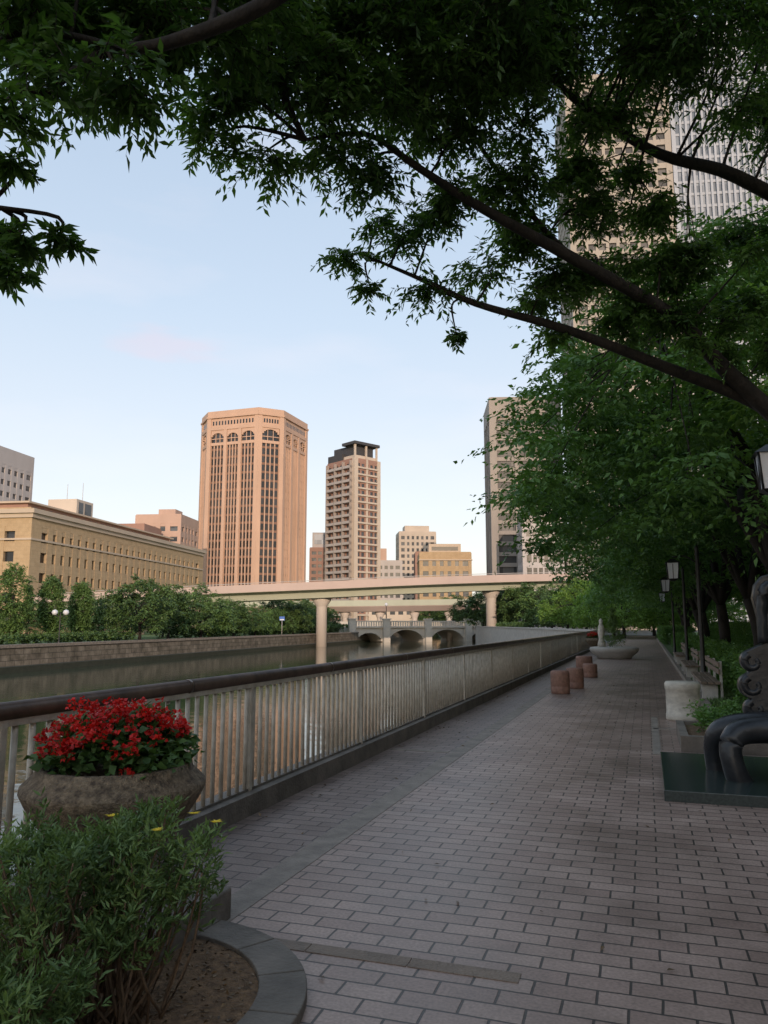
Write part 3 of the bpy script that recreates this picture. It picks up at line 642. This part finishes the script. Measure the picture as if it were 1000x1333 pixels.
for i,(s,x,y,sc) in enumerate([(f2,-61,107,.85),(f4,-62,116,.75),(f2,-63.5,126,.7),(f1,-65,137,.75),(f4,-66,147,.75),(f1,-68,158,.85),(f2,-70,120,.9),(f1,-69,100,.85),(f2,-67,84,.8),
    (f1,-72,145,1),(f2,-76,165,1.1),(f1,-34,168,1.3),(f2,-27,160,1.25),(f1,-22,150,1.3),(f4,-16,140,1.2),(f1,-24,175,1.4),(f2,-12,128,1.1),(f4,-14,160,1.5),(f2,-6,150,1.5),
    (f3,-8,112,1.0),(f3,-4,104,.95),(f3,2,98,.95),(f3,-7,122,1.1),(f1,1,115,1.2),(f3,5,104,1.1),(f2,-84,180,1.2),(f1,-96,195,1.2),(f2,-44,205,1.3),(f1,-52,215,1.4),(f2,-60,222,1.2),
    (f1,-75,64,.6),(f2,-78,75,.6),(f1,-85,90,.7),(f2,-90,105,.7),(f1,-95,125,.8)]):
    copy_tree(s,'broadleaf_tree',(x,y,-.45 if x<-40 else 0),i*1.7,sc)
def topiary(x,y,h,r,seed):
    e=empty('clipped_oval_tree',(x,y,-.45)); rng=np.random.default_rng(seed); n=200
    d=nrmz(rng.normal(size=(n,3))); q=.75+.2*rng.random(n); wob=1+.06*rng.normal(size=n)
    C=d*np.stack([q*r*wob,q*r*wob,q*(h*.44)*wob],1); C[:,2]+=h*.56
    b=MB(); b.tube([(0,0,0),(0,0,h*.6)],[.16,.1],'bark',8,1); b.obj('trunk',e)
    pos,ld,rnd,tw=leafcloud(rng,C,np.full(n,.42),13,7,flat=1,droop=.1); leafmesh(rng,'foliage',pos,ld,rnd,.18,.11,'leaftop',e)
topiary(-58.2,59.5,8.0,1.9,1); topiary(-59.0,65.6,7.3,1.3,2); topiary(-60,71.2,6.8,1.25,3)
def hedge(name,boxes,leafk,L,W,dens,seed=1,R=.22):
    rng=np.random.default_rng(seed); C=[]
    for (x0,x1,y0,y1,z0,z1) in boxes:
        n=int(dens*((x1-x0)*(y1-y0)+2*(y1-y0)*(z1-z0)))
        c=np.stack([rng.uniform(x0,x1,n),rng.uniform(y0,y1,n),rng.uniform(z0,z1,n)],1)
        k=rng.random(n); c[:,2]=np.where(k<.5,z1-.05*rng.random(n),c[:,2]); c[:,0]=np.where(k>.6,x0+.1*rng.random(n),c[:,0]); C.append(c)
    C=np.concatenate(C); pos,ld,rnd,tw=leafcloud(rng,C,np.full(len(C),R),8,6,flat=1,droop=0,bias=(0,0,.2),down=0)
    leafmesh(rng,name,pos,ld,rnd,L,W,leafk)
hedge('hedge',[(1.75,2.7,13.2,22,.1,.75),(1.75,2.7,23,60,.1,.8),(1.2,3.4,62,90,.1,1.2),(4.2,6.5,10,60,.1,1.5)],'leafmid',.09,.05,14)
hedge('bank_shrubs',[(-55.5,-53.3,20,56,-.4,.3),(-57.5,-55.4,52,76,-.4,.4),(-63,-60.5,90,125,-.4,.8),(-67,-63,125,165,-.4,1.2),(-24,-20,130,140,0,1.5)],'leaffar',.25,.15,2.2,2,.4)
def canopy(name,trunk,branches,clumps,seed,per=42,nl=13,L=.085,W=.029):
    e=empty(name); rng=np.random.default_rng(seed); rd=random.Random(seed); wd=MB()
    wd.tube(trunk[0],trunk[1],'bark',14,4)
    BP=[]
    for pts,rad in branches:
        wd.tube(pts,rad,'bark',9,5); BP+= [Vector(q) for q in smoothpath(pts,5)]
    C=[];R=[]
    for (x,y,z,r) in clumps:
        c=Vector((x,y,z)); near_=min(BP,key=lambda p:(p-c).length); d=(c-near_).length
        mid=near_.lerp(c,.5)+Vector((rd.uniform(-.1,.1),rd.uniform(-.1,.1),.08*d+rd.uniform(0,.08)))
        wd.tube([near_,mid,c],[.018 if d>.6 else .012,.011,.005],'bark',5,4)
        k=3 if r>.3 else 1
        for j in range(k):
            o=Vector((rd.gauss(0,.45),rd.gauss(0,.45),rd.gauss(0,.28)))*r if k>1 else Vector((0,0,0))
            cc=c+o; C.append(tuple(cc)); R.append(r*(.75 if k>1 else 1)*rd.uniform(.8,1.15))
            if k>1: wd.tube([mid,mid.lerp(cc,.6)+Vector((0,0,.03)),cc],[.009,.006,.003],'bark',4,2)
    wd.obj('trunk_and_branches',e,recalc=False)
    R=np.array(R); pr=np.maximum(10,per*(R/.35)).astype(int)
    pos,ld,rnd,tw=leafcloud(rng,C,R,pr,nl,flat=.45,droop=.3,down=.45)
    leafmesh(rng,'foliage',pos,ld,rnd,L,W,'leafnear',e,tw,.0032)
A=[(1.4,9.1,3.9),(.9,8.6,4.3),(.4,8.0,4.7),(-.5,7.0,5.0),(-1.2,6.2,5.2),(-1.6,5.6,5.3),(-1.9,5.2,5.4),(-2.2,4.7,5.1)]
B=[(1.26,9.08,4.01),(.34,8.35,4.27),(-.60,7.50,4.49),(-1.41,6.91,4.64),(-1.94,6.63,4.87),(-2.39,6.37,5.05)]
Cb=[(1.97,9.11,5.93),(1.12,8.3,6.27),(.34,7.51,6.2),(-.33,6.75,6.34),(-.79,6.07,6.55)]
def parse(s): return [tuple(float(v) for v in q.split(',')) for q in s.split('|')]
cl=parse("-2.2,4.5,5.4,.42|-2.3,4.3,5.7,.45|-2.0,4.6,5.7,.5|-2.0,5.0,5.5,.42|-2.2,5.1,5.2,.3|-1.9,5.5,5.2,.3|-1.6,5.2,5.9,.5|-1.6,4.7,6.0,.6|-1.5,5.8,5.7,.45|-1.2,5.4,6.1,.6|-1.4,6.1,5.3,.35|-1.0,6.0,6.1,.5|-.8,5.5,6.3,.6|-.9,6.6,5.7,.42|-.4,6.2,6.6,.6|-.3,6.7,6.1,.25|.1,6.4,6.6,.6|.6,6.5,6.7,.6|1.1,7.2,7.0,.6|1.0,7.2,6.3,.3|-.1,7.4,6.0,.35|-.5,7.2,5.6,.45|-.8,7.1,5.3,.35|-2.5,6.3,5.0,.24|-2.0,6.5,5.2,.3|-1.8,6.8,4.8,.25|-1.6,6.9,4.35,.15|-1.3,7.0,5.0,.3|-.9,7.3,4.9,.35|-2.3,6.4,4.7,.18|-.8,7.6,4.5,.25|-.2,7.9,4.8,.4|.3,8.1,4.6,.35|.8,8.5,4.9,.45|-1.2,5.4,7.0,.6|-.3,6.2,7.4,.6|.6,6.6,7.5,.6|1.8,8.0,7.0,.6|2.0,9.1,5.9,.5|-2.70,4.37,5.36,.32|-2.85,4.53,5.14,.3|-2.57,4.73,5.08,.3")
more=parse("1.2,8.0,5.3,.3|.6,8.0,5.5,.35|.3,7.9,5.35,.4|.0,7.6,5.6,.4|1.1,8.8,5.1,.35|.5,8.4,5.0,.35|-.1,7.1,6.3,.35|-.4,7.0,6.0,.35|-1.2,6.6,5.6,.3|-.6,7.5,5.0,.35|-1.0,7.2,5.5,.3|1.4,8.9,4.6,.35|.9,8.7,4.5,.3|.0,8.1,5.0,.35|-.3,7.7,5.3,.35|1.0,7.0,7.0,.5|.4,6.9,6.9,.45|-.9,5.9,6.6,.5|-1.4,5.0,6.4,.5|-1.9,4.4,6.2,.5|-.1,6.0,7.0,.6|-1.7,6.6,5.4,.25|-2.2,6.4,5.35,.22")
rd=random.Random(4); extra=[]
for (x,y,z,r) in cl:
    if z>5.6 and r>=.45: extra.append((x+rd.uniform(-.4,.5),y+rd.uniform(.1,.8),z+rd.uniform(.3,1.0),r*1.1))
canopy('overhanging_tree',([(2.7,9.4,-.1),(2.65,9.45,1.5),(2.4,9.4,2.9)],[.30,.24,.2]),
 [([(2.4,9.4,2.8),(1.9,9.3,3.4)]+A,[.15,.12,.10,.085,.07,.055,.042,.03,.02,.012]),
  ([(2.4,9.4,2.8),(1.8,9.3,3.55)]+B,[.12,.10,.08,.06,.045,.032,.02,.01]),
  ([(2.4,9.4,2.8),(2.4,9.4,4.6)]+Cb,[.14,.11,.09,.07,.05,.035,.015]),
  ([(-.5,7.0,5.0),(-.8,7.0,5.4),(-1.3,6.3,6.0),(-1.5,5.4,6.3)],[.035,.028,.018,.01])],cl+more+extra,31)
cl=parse("-2.98,2.79,4.75,.4|-2.86,3.04,4.88,.38|-2.47,2.96,4.44,.26|-2.73,2.77,4.35,.28|-2.59,3.35,5.0,.33|-2.42,3.09,4.34,.18|-2.78,2.65,4.05,.2|-2.46,3.6,5.33,.35|-2.88,2.72,3.85,.15|-2.34,3.85,5.29,.28|-2.90,2.82,3.51,.17|-2.83,3.05,3.61,.15|-2.9,2.82,3.33,.13|-3.1,2.9,3.6,.2|-2.66,2.9,5.11,.4|-2.48,3.38,5.5,.4|-3.2,2.9,5.0,.45|-3.2,3.3,5.3,.4")
canopy('overhanging_tree',([(2.6,-1.6,-.1),(2.6,-1.5,1.6),(2.3,-1.2,3.0)],[.3,.25,.2]),
 [([(2.3,-1.2,2.9),(1.2,.8,4.6),(-.2,2.4,5.3),(-1.46,3.31,5.21),(-1.77,3.31,4.93),(-2.28,3.14,4.68),(-2.62,3.02,4.61),(-2.8,2.85,4.29)],[.12,.10,.08,.06,.045,.035,.025,.015]),
  ([(-2.5,3.05,4.62),(-2.8,2.9,4.68),(-3.05,2.77,4.59),(-3.14,2.63,3.9),(-2.98,2.79,3.67)],[.025,.02,.018,.014,.008])],cl,32)

# ------------------------------------------------------------------ light, sky, camera
el=math.radians(14); az=math.radians(155)
sd=Vector((math.sin(az)*math.cos(el),math.cos(az)*math.cos(el),math.sin(el)))
L=bpy.data.lights.new('sun','SUN'); L.energy=2.6; L.angle=math.radians(.5); L.color=(1,.76,.58)
o=bpy.data.objects.new('sun',L); o.rotation_euler=sd.to_track_quat('Z','Y').to_euler(); COL.objects.link(o)
wd=bpy.data.worlds.new('World'); scn.world=wd; wd.use_nodes=True; t=wd.node_tree; bg=t.nodes['Background']
sk=N(t,'ShaderNodeTexSky'); sk.sky_type='NISHITA'; sk.sun_disc=False; sk.sun_elevation=el; sk.sun_rotation=az; sk.air_density=1.0; sk.dust_density=1.5; sk.ozone_density=1.0
# thin morning haze and faint cloud over the clear sky
co=N(t,'ShaderNodeTexCoord'); sx=N(t,'ShaderNodeSeparateXYZ'); t.links.new(co.outputs['Generated'],sx.inputs[0])
r=N(t,'ShaderNodeValToRGB'); el_=r.color_ramp.elements
el_[0].position=0; el_[0].color=(.80,.73,.73,1); el_[1].position=.75; el_[1].color=(.40,.52,.68,1)
q=el_.new(.16); q.color=(.73,.72,.74,1); q=el_.new(.38); q.color=(.57,.65,.75,1)
t.links.new(sx.outputs['Z'],r.inputs[0])
mp=N(t,'ShaderNodeMapping'); mp.inputs['Scale'].default_value=(1,1,3.5); t.links.new(co.outputs['Generated'],mp.inputs[0])
nz=N(t,'ShaderNodeTexNoise'); nz.inputs['Scale'].default_value=3.2; nz.inputs['Detail'].default_value=6; t.links.new(mp.outputs[0],nz.inputs[0])
cr=N(t,'ShaderNodeValToRGB'); cr.color_ramp.elements[0].position=.50; cr.color_ramp.elements[0].color=(0,0,0,1); cr.color_ramp.elements[1].position=.80; cr.color_ramp.elements[1].color=(.5,.5,.5,1)
t.links.new(nz.outputs[0],cr.inputs[0])
cm=N(t,'ShaderNodeMix'); cm.data_type='RGBA'; t.links.new(cr.outputs[0],cm.inputs[0]); t.links.new(r.outputs[0],cm.inputs[6]); cm.inputs[7].default_value=(.82,.76,.78,1)
# one small pink cloud low over the far bank
nz2=N(t,'ShaderNodeTexNoise'); nz2.inputs['Scale'].default_value=14; nz2.inputs['Detail'].default_value=5; t.links.new(mp.outputs[0],nz2.inputs[0])
va=N(t,'ShaderNodeVectorMath',operation='MULTIPLY_ADD'); va.inputs[1].default_value=(.12,.12,.05); t.links.new(nz2.outputs['Color'],va.inputs[0]); t.links.new(co.outputs['Generated'],va.inputs[2])
sb=N(t,'ShaderNodeVectorMath',operation='SUBTRACT'); sb.inputs[1].default_value=(-.545+.06,.767+.06,.337+.025); t.links.new(va.outputs[0],sb.inputs[0])
ml=N(t,'ShaderNodeVectorMath',operation='MULTIPLY'); ml.inputs[1].default_value=(1,1,3.2); t.links.new(sb.outputs[0],ml.inputs[0])
ln=N(t,'ShaderNodeVectorMath',operation='LENGTH'); t.links.new(ml.outputs[0],ln.inputs[0])
mr=N(t,'ShaderNodeMapRange'); mr.interpolation_type='SMOOTHSTEP'; mr.inputs[1].default_value=.02; mr.inputs[2].default_value=.085; mr.inputs[3].default_value=.6; mr.inputs[4].default_value=0; t.links.new(ln.outputs['Value'],mr.inputs[0])
c2=N(t,'ShaderNodeMix'); c2.data_type='RGBA'; t.links.new(mr.outputs[0],c2.inputs[0]); t.links.new(cm.outputs[2],c2.inputs[6]); c2.inputs[7].default_value=(.74,.62,.66,1)
sc=N(t,'ShaderNodeVectorMath',operation='SCALE'); sc.inputs['Scale'].default_value=6.1; t.links.new(c2.outputs[2],sc.inputs[0])
s2=N(t,'ShaderNodeVectorMath',operation='SCALE'); s2.inputs['Scale'].default_value=.42; t.links.new(sk.outputs[0],s2.inputs[0])
ad=N(t,'ShaderNodeVectorMath',operation='ADD'); t.links.new(sc.outputs[0],ad.inputs[0]); t.links.new(s2.outputs[0],ad.inputs[1])
t.links.new(ad.outputs[0],bg.inputs[0]); bg.inputs[1].default_value=.15
c=bpy.data.cameras.new('camera'); c.sensor_fit='HORIZONTAL'; c.sensor_width=36; c.lens=36; c.clip_end=6000; c.clip_start=.05
o=bpy.data.objects.new('camera',c); o.location=(0,0,1.6); o.rotation_euler=(math.radians(90+8.3),0,math.radians(18.7)); COL.objects.link(o); scn.camera=o
